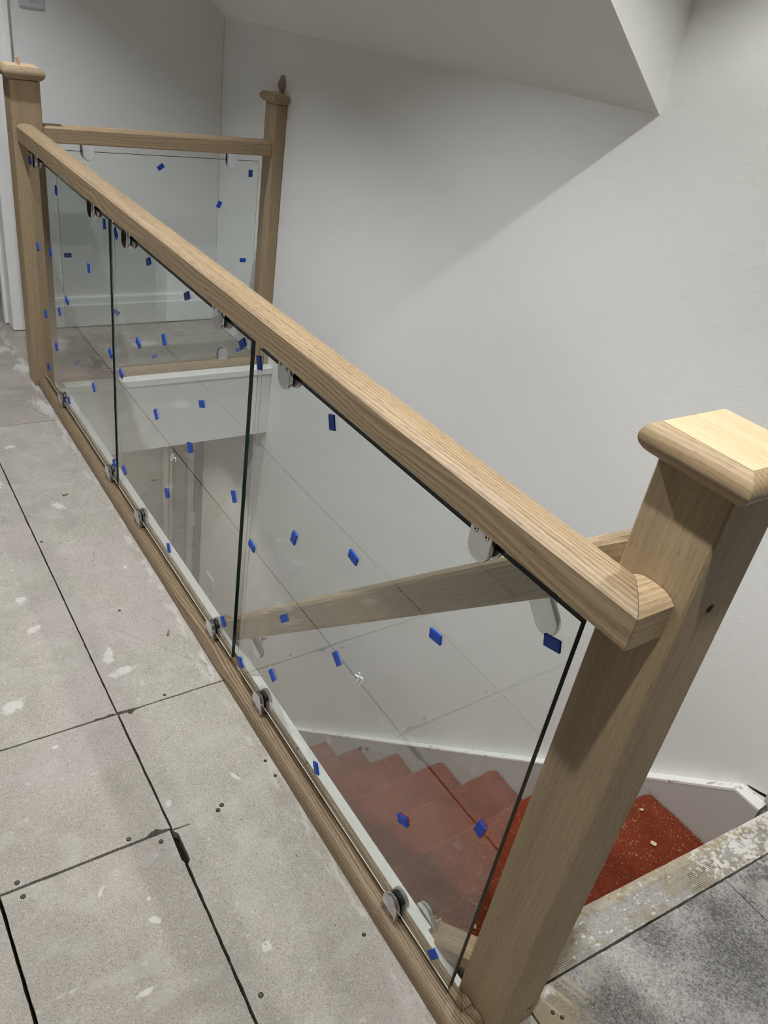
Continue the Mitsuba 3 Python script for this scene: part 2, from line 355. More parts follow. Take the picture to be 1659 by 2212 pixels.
sheet([(-0.5925, 0.9065), (-0.2962, 0.9045), (-0.2962, 3.05), (-0.5925, 3.05)], CHIP[0], 6, (chip2,), 0.0016)
sheet([(-0.889, -3.0), (L2(-1.5), -3.0), (-0.5925, 0.5945), (-0.889, 0.6)], CHIP[1], 7, (), 0.0022)
sheet([(-0.889, 0.6), (-0.5925, 0.5945), (-0.5925, 3.05), (-0.889, 3.05)], CHIP[0], 8, (), 0.0014)
sheet([(-2.1, -3.0), (-0.889, -3.0), (-0.889, 3.05), (-2.1, 3.05)], CHIP[1], 9, (), 0.0012)
sheet([(-2.1, 3.05), (-0.2962, 3.05), (-0.2962, 4.4), (-2.1, 4.4)], CHIP[2], 10, (), 0.001)
sheet([(-0.2962, YA + .121), (0.5, YA + .121), (0.5, 4.4), (-0.2962, 4.4)], CHIP[2], 11, (), 0.001)
sheet([(0.238, 2.53), (XB, 2.53), (XB, 2.965), (0.238, 2.972)], CHIP[2], 12, (), 0.0006, 0.0008)
sheet([(0.238, 2.972), (XB, 2.965), (XB, YA), (0.238, YA)], CHIP[2], 13, (), 0.0006, 0.0008)
def near_edge(x): return 0.0278 - 0.0636 * (x - 0.1334)
def far_edge(x): return 0.110 - 0.0765 * (x - 0.09)
sheet([(0.0918, -3.0), (0.6125, -3.0), (0.6125, near_edge(0.6125) - .0025), (0.0918, near_edge(0.0918) - .0025)], GREY, 14, (), 0.0009)
sheet([(0.6125, -3.0), (XB, -3.0), (XB, near_edge(XB) - .0025), (0.6125, near_edge(0.6125) - .0025)], GREY, 15, (), 0.0009)
q = rough(Polygon([(0.0912, near_edge(0.0912)), (0.8515, near_edge(0.8515)), (0.8515, far_edge(0.8515)), (0.0912, far_edge(0.0912))]), 0.0006, 0.012, 16)
put('floor', 'nosing_board', prism(q, -0.026, 0.0), NOSING, False, label='worn pine nosing board at the head of the stairs')
put('floor', 'subfloor', join(cbox(-2.1, -0.002, -3.0, 4.4, -0.06, -0.0195), cbox(-0.002, XB, -3.0, 0.05, -0.06, -0.0265), cbox(-0.002, 0.0, 0.06, YA, -0.06, -0.0195), cbox(0.0, XB, 2.56, YA, -0.06, -0.0195)), BROWN, False)
SCREWS = [(-0.5614, 0.6068), (-0.5585, 0.5771), (-0.3717, 0.6032), (-0.3222, 0.5722), (-0.2036, 0.5881), (-0.1927, 0.5956), (-0.2804, 0.2415), (-0.3204, 0.8864),
          (-0.189, 0.9160), (-0.0685, 0.6123), (0.1324, -0.0284), (0.1241, -0.0150), (-0.1881, 1.2308), (-0.2856, 1.5872), (-0.0700, 0.655), (-0.083, 0.245)]
for i, (x, y) in enumerate(SCREWS):
    r = 0.0044 if i < 8 else 0.0034
    bright = i in (7,)
    head = trimesh.creation.cylinder(radius=r * 0.72, height=0.0008, sections=14); head.apply_translation([x, y, 0.0009])
    cross = join(cbox(x - r * .42, x + r * .42, y - r * .1, y + r * .1, 0.0012, 0.0015, 1e-5), cbox(x - r * .1, x + r * .1, y - r * .42, y + r * .42, 0.0012, 0.0015, 1e-5))
    sk = put('floor', 'screw', head, STEEL if bright else SCREWDARK, 30)
    put(sk, 'screw_slot', cross, DARK, False)
    ring = trimesh.creation.cylinder(radius=r, height=0.0005, sections=16); ring.apply_translation([x, y, 0.0003])
    put(sk, 'countersink', ring, BROWN if not bright else STEEL, 30)

# baseboards, door frame of the far wall, dark room behind it
struct('baseboard_far')
put(None, 'baseboard_far', yz_prism([(YA, 0.006), (YA - .026, 0.006), (YA - .026, 0.098), (YA - .020, 0.104), (YA - .016, 0.126), (YA - .012, 0.131), (YA, 0.131)], 0.0625, XB - 0.001), WALL, False)
struct('baseboard_right')
put('baseboard_right', 'far_length', cbox(XB - 0.018, XB, 2.665, YA - .027, 0.004, 0.12, 0.003), WALL, False)
put('baseboard_right', 'near_length', cbox(XB - 0.020, XB, -3.0, 0.0725, 0.001, 0.13, 0.002), STRING, False)
struct('door_1')
put('door_1', 'casing', join(cbox(-0.022, 0.062, YA - .026, YA, 0.004, 1.93, 0.002), cbox(0.042, 0.062, YA - .034, YA - .0262, 0.004, 1.93, 0.003)), WHITE, False)
put('door_1', 'casing', join(cbox(-0.786, -0.702, YA - .026, YA, 0.004, 1.93, 0.002)), WHITE, False)
put('door_1', 'casing', cbox(-0.786, 0.062, YA - .026, YA, 1.931, 2.01, 0.002), WHITE, False)
put('door_1', 'lining', cbox(-0.022, -0.0125, YA + .0005, YA + .12, 0.004, 1.9, 0.001), WHITE, False)
put('door_1', 'lining', cbox(-0.7115, -0.702, YA + .0005, YA + .12, 0.004, 1.9, 0.001), WHITE, False)
put('door_1', 'stop', cbox(-0.036, -0.0225, YA + .06, YA + .095, 0.004, 1.9, 0.001), WHITE, False)
struct('wall_dark_room')
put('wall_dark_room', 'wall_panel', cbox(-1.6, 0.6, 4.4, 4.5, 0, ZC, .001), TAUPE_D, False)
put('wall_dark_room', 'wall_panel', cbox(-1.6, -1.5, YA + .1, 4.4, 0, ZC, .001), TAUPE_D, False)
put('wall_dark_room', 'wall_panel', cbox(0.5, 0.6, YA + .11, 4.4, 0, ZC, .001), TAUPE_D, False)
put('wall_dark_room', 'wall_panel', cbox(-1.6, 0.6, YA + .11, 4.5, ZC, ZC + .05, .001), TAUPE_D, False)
sw = thing('light_switch', 'grey light switch plate on the far wall above the far left newel post', 'light switch')
put(sw, 'plate', cbox(0.105, 0.191, YA - .010, YA - .0005, 1.1785, 1.2645, 0.004), SWITCH, False)
put(sw, 'rocker', cbox(0.137, 0.159, YA - .0135, YA - .0101, 1.20, 1.243, 0.001), SWITCH, False)

# ------------------------------------------------------------------ stairwell
struct('wall_stair_side')
put(None, 'wall_stair_side', yz_prism([(0.03, ZD), (2.48, ZD), (2.48, -0.30), (0.03, -0.30)], -0.10, 0.0), WALL, False)
struct('trim_1')                                     # white landing edge along the well
put('trim_1', 'edge_board', prism(Polygon([(0.0005, 0.0925), (0.0215, 0.0925), (0.0215, 0.199), (0.030, 0.199), (0.0295, 0.70), (0.0300, 2.53), (0.0005, 2.53)]), -0.022, -0.0002), WHITE, False)
put('trim_1', 'fascia', cbox(0.0005, 0.020, 0.20, 2.53, -0.30, -0.0225, 0.001), WHITE, False)
struct('trim_2')                                     # white edge of the far landing
put('trim_2', 'edge_board', prism(Polygon([(0.0305, 2.530), (XB - .001, 2.524), (XB - .001, 2.5795), (0.0305, 2.5795)]), -0.001, 0.0035), WHITE, False)
put('trim_2', 'edge_bead', prism(Polygon([(0.0305, 2.530), (XB - .001, 2.524), (XB - .001, 2.5285), (0.0305, 2.5345)]), -0.020, -0.0012), WHITE, False)
struct('wall_landing')
put('wall_landing', 'fascia', cbox(0.0205, XB - .001, 2.5360, 2.5575, -0.31, -0.0205, 0.001), WALL, False)
put('wall_landing', 'lower_ceiling', cbox(-0.1, XB - .001, 2.5580, 3.25, -0.31, -0.28, 0.001), CEIL, False)
struct('floor_lower')
put(None, 'floor_lower', cbox(-0.1, XB, 0.05, 3.25, ZD - .05, ZD, .001), LOWERFLOOR, False)
struct('wall_lower_far')
put(None, 'wall_lower_far', cbox(-0.1, XB + .1, 3.2505, 3.33, ZD, -0.0, .001), TAUPE, False)
struct('wall_lower_left')
put(None, 'wall_lower_left', cbox(-0.2, -0.101, 2.2, 3.25, ZD, -0.30, .001), WALL, False)
struct('wall_lower_near')
put(None, 'wall_lower_near', cbox(-0.1, XB, -0.10, 0.0, ZD, -0.061, .001), WALL, False)
struct('door_2')
put('door_2', 'leaf', cbox(-0.02, 0.654, 3.232, 3.25, ZD + .01, -0.345, .002), TAUPE, False)
put('door_2', 'casing', join(cbox(0.656, 0.682, 3.205, 3.25, ZD, -0.311, .003), cbox(0.688, 0.697, 3.195, 3.25, ZD, -0.311, .002)), TAUPE_L, False)
put('door_2', 'jamb', cbox(0.699, 0.790, 3.238, 3.25, ZD, -0.311, .002), TAUPE, False)
put('door_2', 'casing', cbox(0.797, 0.829, 3.215, 3.25, ZD, -0.311, .003), TAUPE_L, False)
put('door_2', 'jamb', cbox(0.833, 0.8795, 3.222, 3.25, ZD, -0.311, .003), TAUPE_D, False)
put('door_2', 'latch_keep', cbox(0.797, 0.836, 3.207, 3.2145, -1.235, -1.145, .003), STEEL, False)
so = thing('wall_socket', 'white electric socket plate low on the wall of the hall below', 'socket')
put(so, 'plate', cbox(XB - .010, XB - .0005, 3.012, 3.118, -1.582, -1.496, 0.004), SOCKET, False)
for yy in (3.04, 3.09):
    put(so, 'switch', cbox(XB - .013, XB - .0101, yy - .006, yy + .006, -1.522, -1.508, .001), SOCKET, False)

# staircase: risers and treads in wood, painted wall string with a white top edge, open-side string
st = thing('staircase', 'steep staircase with painted grey wall string descending beside the glass balustrade', 'staircase')
for i in range(11):
    y0 = 0.05 if i == 0 else NOSE_Y[i - 1] - 0.02
    zt = NOSE_Z[i] - 0.014
    put(st, 'tread', cbox(0.0735, 0.851, y0, NOSE_Y[i] - 0.026, zt - 0.022, zt, .003), TAUPE_L, False)
    zu = 0.0 if i == 0 else NOSE_Z[i - 1]
    put(st, 'riser', cbox(0.0735, 0.851, y0 - 0.030, y0 - 0.017, NOSE_Z[i] - 0.036, zu - 0.038, .001), TAUPE_L, False)
def str_top(y): return -0.020 - 0.893 * (y - 0.128)
put(st, 'wall_string', yz_prism([(0.068, -0.022), (0.128, str_top(.128) - .002), (2.78, str_top(2.78)), (2.78, str_top(2.78) - .12), (2.45, ZD), (2.2, ZD), (0.068, -0.32)], 0.852, XB - .0005), STRING, False)
put(st, 'string_edge', yz_prism([(0.068, -0.0215), (0.128, str_top(.128) - .0015), (2.78, str_top(2.78) + .0005), (2.78, str_top(2.78) + .006), (0.130, str_top(.128) + .0045), (0.068, -0.0155)], 0.851, XB - .0005), WHITED, False, label='white painted top edge')
def rk(y, z0, y0): return z0 - 0.905 * (y - y0)
bz = lambda y: 0.0759 - 0.92 * (y - 0.0995)
put(st, 'open_string', yz_prism([(0.0925, bz(.0925) - .0372), (2.60, bz(2.60) - .0372), (2.60, bz(2.60) - .29), (0.0925, bz(.0925) - .29)], 0.034, 0.060), WHITE, False)

# stair carpet, one runner over every tread
path = [(0.075, NOSE_Z[0] + .001)]
for i in range(11):
    yn, zn, r = NOSE_Y[i], NOSE_Z[i], 0.024
    path += [(yn - r, zn)]
    path += [(yn - r + r * math.sin(a), zn - r + r * math.cos(a)) for a in np.linspace(0.2, 2.5, 9)]
    zb = NOSE_Z[i + 1] if i < 10 else ZD
    path += [(yn - 0.018, zn - 0.06), (yn - 0.019, zb + 0.01), (yn - 0.012, zb)]
path.append((NOSE_Y[-1] + 0.25, ZD + .003))
path = np.array(path)
d = np.r_[0, np.cumsum(np.hypot(*np.diff(path, axis=0).T))]
s = np.unique(np.r_[np.arange(0, d[-1], 0.012), d])
py, pz = np.interp(s, d, path[:, 0]), np.interp(s, d, path[:, 1])
xs = np.linspace(0.076, 0.849, 66)
nrm = np.gradient(np.c_[py, pz], axis=0); nrm = np.c_[-nrm[:, 1], nrm[:, 0]]; nrm /= np.maximum(np.linalg.norm(nrm, axis=1, keepdims=True), 1e-9)
GXX, GS = np.meshgrid(xs, np.arange(len(s)))
pts = np.stack([GXX, py[GS], pz[GS]], -1)
bump = 0.010 * (meshkit.fbm(pts * 14, 3, 4) - 0.5) + 0.0016 * (meshkit.noise(pts * 260, 3) - 0.5)
edge = np.minimum(GXX - 0.076, 0.849 - GXX)
bump -= 0.004 * np.exp(-edge / 0.006)
pts[..., 1] += bump * nrm[GS][..., 0]; pts[..., 2] += bump * nrm[GS][..., 1]
nx, ns = len(xs), len(s)
ii = np.arange((ns - 1) * nx).reshape(ns - 1, nx)[:, :-1].ravel()
fc = np.vstack([np.c_[ii, ii + 1, ii + nx + 1], np.c_[ii, ii + nx + 1, ii + nx]])
under = pts - np.stack([np.zeros_like(GXX), nrm[GS][..., 0] * 0.006, nrm[GS][..., 1] * 0.006], -1)
nv = ns * nx
side = []
for c in (0, nx - 1):
    a = np.arange(ns - 1) * nx + c
    side += [np.c_[a, a + nx, a + nx + nv], np.c_[a, a + nx + nv, a + nv]]
e0 = np.arange(nx - 1); e1 = e0 + (ns - 1) * nx
fc = np.vstack([fc, fc[:, ::-1] + nv, np.c_[e0, e0 + nv, e0 + 1 + nv], np.c_[e0, e0 + 1 + nv, e0 + 1], np.c_[e1, e1 + 1 + nv, e1 + nv], np.c_[e1, e1 + 1, e1 + 1 + nv]])
cm = trimesh.Trimesh(np.vstack([pts.reshape(-1, 3), under.reshape(-1, 3)]), np.vstack([fc, *side]), process=False)
ca = thing('stair_carpet', 'worn rust-red stair carpet running down the stairs', 'carpet')
if cm.volume < 0: cm.invert()
put(ca, 'runner', cm, CARPET, 50)
tuft = []
for i in range(5):
    y0 = 0.09 if i == 0 else NOSE_Y[i - 1] - 0.01
    for _ in range(330 if i < 2 else 120):
        y = rng.uniform(y0, NOSE_Y[i] - 0.005); x = 0.845 + rng.uniform(-.005, .003); z = NOSE_Z[i]
        a = np.array([x, y, z - .002]); b = a + np.array([rng.uniform(-.002, .0025), rng.uniform(-.006, .006), rng.uniform(.004, .010)])
        w = np.array([0.0004, 0.0007, 0]); tuft.append(trimesh.Trimesh([a - w, a + w, b, a + [0, .0005, .0008]], [[0, 1, 2], [0, 2, 3], [1, 3, 2]], process=False))
put(ca, 'frayed_edge', join(*tuft), FRINGE, False, kind='stuff', label='pale frayed edge')

# ------------------------------------------------------------------ newels
def loft(rings):
    n = len(rings[0]); v = np.vstack(rings); f = []
    for r in range(len(rings) - 1):
        for i in range(n):
            j = (i + 1) % n; a, b = r * n, (r + 1) * n
            f += [[a + i, a + j, b + j], [a + i, b + j, b + i]]
    f += [[0, i + 1, i] for i in range(1, n - 1)]
    t = (len(rings) - 1) * n
    f += [[t, t + i, t + i + 1] for i in range(1, n - 1)]
    m = trimesh.Trimesh(v, f, process=False); m.fix_normals(); return m

def cap(k, x0, x1, y0, y1, zb, zt, sides=(1, 1, 1, 1)):
    zc, h = (zt + zb) / 2, (zt - zb) / 2
    A = math.radians(57); r = h / math.sin(A); rings = []
    for a in np.linspace(-A, A, 15):
        o = r * (math.cos(a) - math.cos(A)); o *= 0.0125 / (r * (1 - math.cos(A))); z = zc + r * math.sin(a)
        rings.append(np.array([[x0 - o * sides[0], y0 - o * sides[2], z], [x1 + o * sides[1], y0 - o * sides[2], z], [x1 + o * sides[1], y1 + o * sides[3], z], [x0 - o * sides[0], y1 + o * sides[3], z]]))
    put(k, 'cap', loft(rings), OAK_CAP, 24)
    put(k, 'cap_top', cbox(x0 + .0004, x1 - .0004, y0 + .0004, y1 - .0004, zt + .0001, zt + .0006, .0003), OAK_T, False, label='pale oak top')  # thin plate of paler oak over the flat top of the cap

OAK_CAP = oak('oak_cap', 'y', 9.3)
def holed_post(x0, x1, y0, y1, z1, hole):
    import manifold3d as m3
    b = cbox(x0, x1, y0, y1, 0.0005, z1, 0.0028)
    h = trimesh.creation.cylinder(radius=hole[2], segment=hole[:2], sections=18)
    return trimesh.boolean.difference([b, h], engine='manifold')

nn = thing('newel_post', 'oak newel post with bullnose cap at the head of the stairs, nearest the camera', 'newel post', 'oak newel posts')
put(nn, 'shaft', holed_post(.0008, P, 0, P, 1.0128, ([.0474, -.01, .8698], [.0474, .032, .8698], .0062)), OAK_Z, 30)
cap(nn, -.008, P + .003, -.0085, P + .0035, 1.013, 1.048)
put(nn, 'hole_rim', join(*[cbox(.0474 + .0058 * math.cos(a) - .0006, .0474 + .0058 * math.cos(a) + .0006, -.0006, .0008, .8698 + .0062 * math.sin(a) - .0005, .8698 + .0062 * math.sin(a) + .0006, 1e-4) for a in np.linspace(3.5, 5.9, 9)]), PALE, False, kind='stuff')
put(nn, 'pencil_mark', join(*[cbox(.0663 + a, .0663 + a + .0012, -.0004, .0002, .037 + b, .037 + b + .0045, 1e-4) for a, b in ((0, 0), (.003, .002), (.006, .001), (.008, .005))]), DARK, False, label='small dark pencil mark')

fn_ = thing('newel_post', 'oak newel post at the far left corner with a dowel standing on its cap', 'newel post', 'oak newel posts')
put(fn_, 'shaft', holed_post(XF, XF + P, YF, YF + P, 1.0128, ([XF - .01, 2.6435, .853], [XF + .03, 2.6435, .853], .006)), OAK_Z, 30)
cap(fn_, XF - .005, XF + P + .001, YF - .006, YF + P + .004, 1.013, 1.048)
put(fn_, 'dowel', cyl([-0.0235, 2.62, 1.0482], [-0.031, 2.619, 1.0705], 0.0047), PALE, 40, label='pale wooden dowel')

hn = thing('newel_post', 'half oak newel post fixed against the right wall, with an acorn finial on top', 'newel post', 'oak newel posts')
put(hn, 'shaft', holed_post(XH, XB - .001, YH, YH + P, 1.0148, ([XH - .01, 2.6157, .7488], [XH + .02, 2.6157, .7488], .0045)), OAK_Z, 30)
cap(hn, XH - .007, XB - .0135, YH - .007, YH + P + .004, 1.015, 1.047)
prof = [(0, .0), (.011, .0), (.0125, .006), (.0105, .011), (.0165, .018), (.0185, .027), (.017, .037), (.012, .047), (.0095, .052), (.0105, .056), (.006, .059), (0, .060)]
ac = trimesh.creation.revolve(np.array(prof), sections=28)
ac = trimesh.intersections.slice_mesh_plane(ac, [-1, 0, 0], [0.002, 0, 0], cap=True, engine='earcut')
ac.apply_translation([XB - .003, 2.618, 1.0475])
put(hn, 'finial', ac, FINIAL, 40, label='half acorn finial, greyish')

# ------------------------------------------------------------------ rails
hp = [(-RW, RB + .004), (-RW + .004, RB)] + [(-.004, RB), (0, RB + .004), (0, RS - .003)]
for a in np.linspace(0.0, 1.0, 11):
    x = -RW * a
    u = (a - 0.5) * 2
    hp.append((x, RS + (RT - RS) * (1 - abs(u) ** 3.2)))
hp.append((-RW, RS - .003))
hp = [hp[i] for i in range(len(hp)) if i == 0 or np.hypot(*np.subtract(hp[i], hp[i - 1])) > 1e-5]
hr = thing('handrail', 'oak landing handrail running from the near newel to the far left newel', 'handrail')
put(hr, 'rail', sweep(hp, lambda q: np.c_[q[:, 0], YE + q[:, 0] + RW + .0003, q[:, 1]], lambda q: np.c_[q[:, 0], np.full(len(q), YF - .0005), q[:, 1]]), OAK_Y, 25)
put(hr, 'mitred_return', sweep([(-x, z) for x, z in hp], lambda q: np.c_[-q[:, 0], YE - q[:, 0] + RW - .0004, q[:, 1]], lambda q: np.c_[np.full(len(q), .0001) - .0007, YE - q[:, 0] + RW - .0004, q[:, 1]]), OAK_X, 25)
hc = thing('handrail', 'short oak handrail across the far end, between far left newel and half newel', 'handrail')
put(hc, 'rail', sweep([(x + 2.583 + RW, z) for x, z in hp], lambda q: np.c_[np.full(len(q), XF + P + .0005), q], lambda q: np.c_[np.full(len(q), XH - .0005), q]), OAK_X, 25)
put(hc, 'glue_line', cbox(XH - .0035, XH - .0006, 2.5826, 2.5830, RB + .006, RS - .004, 1e-4), plain('glue', (0.30, 0.17, 0.03), 0.3, 0.5), False, label='amber glue line')

def base_prof(g=0.0045):
    w, h = RW, 0.030
    pts = [(-w, 0.0006), (-w, h * .52)]
    for a in np.linspace(0, math.pi / 2, 7)[1:]:
        pts.append((-w + .016 * (1 - math.cos(a)) , h * .52 + (h * .48) * math.sin(a)))
    pts += [(-w / 2 - g, h), (-w / 2 - g, h - .005), (-w / 2 + g, h - .005), (-w / 2 + g, h)]
    for a in np.linspace(math.pi / 2, 0, 7)[:-1]:
        pts.append((-.016 * (1 - math.cos(a)), h * .52 + (h * .48) * math.sin(a)))
    pts += [(0, h * .52), (0, 0.0006)]
    return pts
bp = base_prof()
YB = 0.022
br = thing('base_rail', 'oak base rail on the landing floor under the long glass balustrade', 'base rail')
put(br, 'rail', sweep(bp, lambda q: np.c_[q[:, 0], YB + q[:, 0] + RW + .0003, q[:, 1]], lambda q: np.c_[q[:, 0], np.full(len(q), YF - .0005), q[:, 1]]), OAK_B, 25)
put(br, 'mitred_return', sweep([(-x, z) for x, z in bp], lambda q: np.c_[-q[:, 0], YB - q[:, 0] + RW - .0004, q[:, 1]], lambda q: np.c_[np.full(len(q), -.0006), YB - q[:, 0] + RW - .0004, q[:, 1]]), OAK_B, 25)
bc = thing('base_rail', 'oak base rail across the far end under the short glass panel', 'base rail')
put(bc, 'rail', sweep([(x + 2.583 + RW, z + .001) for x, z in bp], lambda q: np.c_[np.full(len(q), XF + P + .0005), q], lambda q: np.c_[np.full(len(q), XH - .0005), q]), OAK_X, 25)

# raked rails beside the stairs: profile (x, height along the vertical), swept down the slope
def raked(prof, z_at, y0, y1):
    return sweep(prof, lambda q: np.c_[q[:, 0], np.full(len(q), y0), z_at(y0) + q[:, 1]], lambda q: np.c_[q[:, 0], np.full(len(q), y1), z_at(y1) + q[:, 1]])
hz = lambda y: 0.9005 - 0.905 * (y - 0.1013)         # near top edge of the raked handrail
rp = [(.0170, -.064), (.0205, -.0707), (.0700, -.0707), (.0735, -.064), (.0735, -.004), (.069, .004), (.055, .009), (.045, .0105), (.035, .009), (.0215, .004), (.0170, -.004)]
hs = thing('handrail', 'raked oak handrail descending beside the stairs behind the near glass panel', 'handrail')
put(hs, 'rail', raked(rp, hz, P + .0008, 2.62), OAK_R, 25)
bz = lambda y: 0.0759 - 0.92 * (y - 0.0995)
sp = [(.0170, -.036), (.0735, -.036), (.0735, -.010), (.066, -.001), (.024, -.001), (.0170, -.008)]
bs = thing('base_rail', 'raked oak base rail on the stair string at the foot of the near newel', 'base rail')
put(bs, 'rail', raked(sp, bz, P + .0008, 2.62), OAK_R, 25)

# ------------------------------------------------------------------ glass panels
def panel(label, axis, at, a0, a1, z0, z1):
    g = thing('balustrade_glass', label, 'glass panel', 'clear glass balustrade panels')
    t, e = 0.004, 0.0012
    f = at - t + 0.0003                              # the pane's single sheet stands at the viewer's face
    if axis == 'y':
        sheet_ = trimesh.Trimesh([[f, a0 + e, z0 + e], [f, a1 - e, z0 + e], [f, a1 - e, z1 - e], [f, a0 + e, z1 - e]], [[0, 1, 2], [0, 2, 3]], process=False)
        bars = [cbox(at - t, at + t, a0, a0 + e, z0, z1, 3e-4), cbox(at - t, at + t, a1 - e, a1, z0, z1, 3e-4), cbox(at - t, at + t, a0 + e, a1 - e, z0, z0 + e, 3e-4), cbox(at - t, at + t, a0 + e, a1 - e, z1 - e, z1, 3e-4)]
    else:
        sheet_ = trimesh.Trimesh([[a0 + e, f, z0 + e], [a1 - e, f, z0 + e], [a1 - e, f, z1 - e], [a0 + e, f, z1 - e]], [[0, 1, 2], [0, 2, 3]], process=False)
        bars = [cbox(a0, a0 + e, at - t, at + t, z0, z1, 3e-4), cbox(a1 - e, a1, at - t, at + t, z0, z1, 3e-4), cbox(a0 + e, a1 - e, at - t, at + t, z0, z0 + e, 3e-4), cbox(a0 + e, a1 - e, at - t, at + t, z1 - e, z1, 3e-4)]
    put(g, 'pane', sheet_, PANE, False)
    put(g, 'polished_edge', join(bars[0], bars[3]) if axis == 'y' else bars[3], GLASS_EDGE, False, label='dark green polished edge')
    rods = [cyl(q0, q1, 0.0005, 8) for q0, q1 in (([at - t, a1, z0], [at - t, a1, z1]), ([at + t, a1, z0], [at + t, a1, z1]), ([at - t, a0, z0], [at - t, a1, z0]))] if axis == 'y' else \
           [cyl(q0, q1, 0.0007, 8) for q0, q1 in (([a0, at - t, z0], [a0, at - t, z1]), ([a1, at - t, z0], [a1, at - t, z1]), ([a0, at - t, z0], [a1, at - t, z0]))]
    for r_ in rods[:2]:
        put(g, 'ground_arris', r_, ARRIS, 30, label='thin ground corner line')
    put(g, 'lower_edge_line', rods[2], EDGE_GLINT if axis == 'y' else ARRIS, 30)  # on the long panels this rod paints in the bright lower-edge highlight
    return g
PZ0, PZ1 = 0.052, 0.8125
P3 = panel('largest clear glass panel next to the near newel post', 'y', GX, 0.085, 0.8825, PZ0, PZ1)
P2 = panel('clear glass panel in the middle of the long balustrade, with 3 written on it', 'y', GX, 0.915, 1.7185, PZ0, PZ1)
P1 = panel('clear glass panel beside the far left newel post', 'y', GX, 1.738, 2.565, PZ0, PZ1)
P4 = panel('clear glass panel of the short cross balustrade at the far end', 'x', GY, 0.0625, 0.7985, PZ0 - .006, PZ1)

def strokes(line, r):
    line = np.asarray(line, float); ms = []
    for a, b in zip(line[:-1], line[1:]):
        ms.append(cyl(a, b, r, 6))
    ms += [trimesh.creation.icosphere(1, r).apply_translation(p) for p in line]
    return ms
GM = -0.0325
def on_glass(line):
    """The mark, measured on the face of the panel, drawn right on the pane."""
    k = (GX - 0.0047 - EYE[0]) / (GM - EYE[0])
    return [list(EYE + (np.array(q) - EYE) * k) for q in line]
put(P2, 'number_mark', join(*strokes(on_glass([[GM, y, z] for y, z in [(1.3001, .3627), (1.3018, .3672), (1.2994, .376), (1.2919, .3846), (1.2859, .3863), (1.2867, .3795), (1.2941, .3691), (1.2841, .3787), (1.2742, .3851), (1.2716, .3822), (1.2729, .3768), (1.2779, .3718)]]), .0008)), PEN, 30, label='hand-drawn white 3')
put(P3, 'number_mark', join(*strokes(on_glass([[GM, y, z] for y, z in [(.4568, .4049), (.4494, .4074), (.4403, .4133), (.4362, .4145), (.4353, .4111), (.4386, .4015), (.4426, .3911)]]), .0010), *strokes(on_glass([[GM, y, z] for y, z in [(.4473, .4179), (.4472, .41), (.4489, .3999), (.4509, .3918)]]), .0010)), PEN, 30, label='hand-drawn white 4')
ym = GY - .0047
put(P4, 'arrow_mark', join(*strokes([[.3912, ym, .1907], [.3903, ym, .2465]], .0009), *strokes([[.3831, ym, .2219], [.3903, ym, .2465], [.4016, ym, .2172]], .0009), *strokes([[.3888, ym, .262], [.3895, ym, .315]], .0006), *strokes([[.378, ym, .313], [.400, ym, .312]], .0006)), PEN_F, 30, label='faint white arrow')
put(P4, 'number_mark', join(*strokes([[x, ym, z] for x, z in [(.3774, .1496), (.3668, .1504), (.3666, .1357), (.3737, .1241), (.3863, .125), (.3882, .1489), (.3971, .1501), (.3989, .1315)]], .0006), *strokes([[.4205, ym, .1907], [.5008, ym, .1839]], .0007), *strokes([[.4731, ym, .1966], [.503, ym, .176]], .0006)), PEN_F, 30, label='faint white scrawl')

# ------------------------------------------------------------------ glass clamps
def dshape(n=22, w=0.0205, h=0.030):
    pts = [(-w, 0.0), (w, 0.0), (w, h)]
    pts += [(w * math.cos(a), h + w * math.sin(a)) for a in np.linspace(0, math.pi, n)[1:-1]]
    pts += [(-w, h)]
    return np.array(pts)

def plate(t, w=0.0205, c=0.0018, h=0.030):
    """A D-shaped plate lying in u (width), v (height), from n = 0 to t, both rims rounded."""
    rings = []
    poly = Polygon(dshape(22, w, h))
    for o, n in ((c, 0.0), (c * .3, c * .3), (0, c), (0, t - c), (c * .3, t - c * .3), (c, t)):
        q = dshape(22, w - o, h)
        q[:, 1] = np.where(q[:, 1] < 1e-9, 0.0, q[:, 1])
        rings.append(np.c_[q, np.full(len(q), n)])
    return loft(rings)
PLATE, GASK = plate(0.0085), plate(0.0014, 0.0185, 0.0003, 0.029)
SCREW = trimesh.creation.cylinder(radius=0.0041, height=0.0006, sections=20)
SOCK = trimesh.creation.cylinder(radius=0.0017, height=0.0003, sections=6)
RING = trimesh.creation.annulus(r_min=0.0041, r_max=0.0047, height=0.0005, sections=24)
HUB = cbox(-0.0145, 0.0145, 0.0005, 0.008, -0.0058, 0.0058, .001)

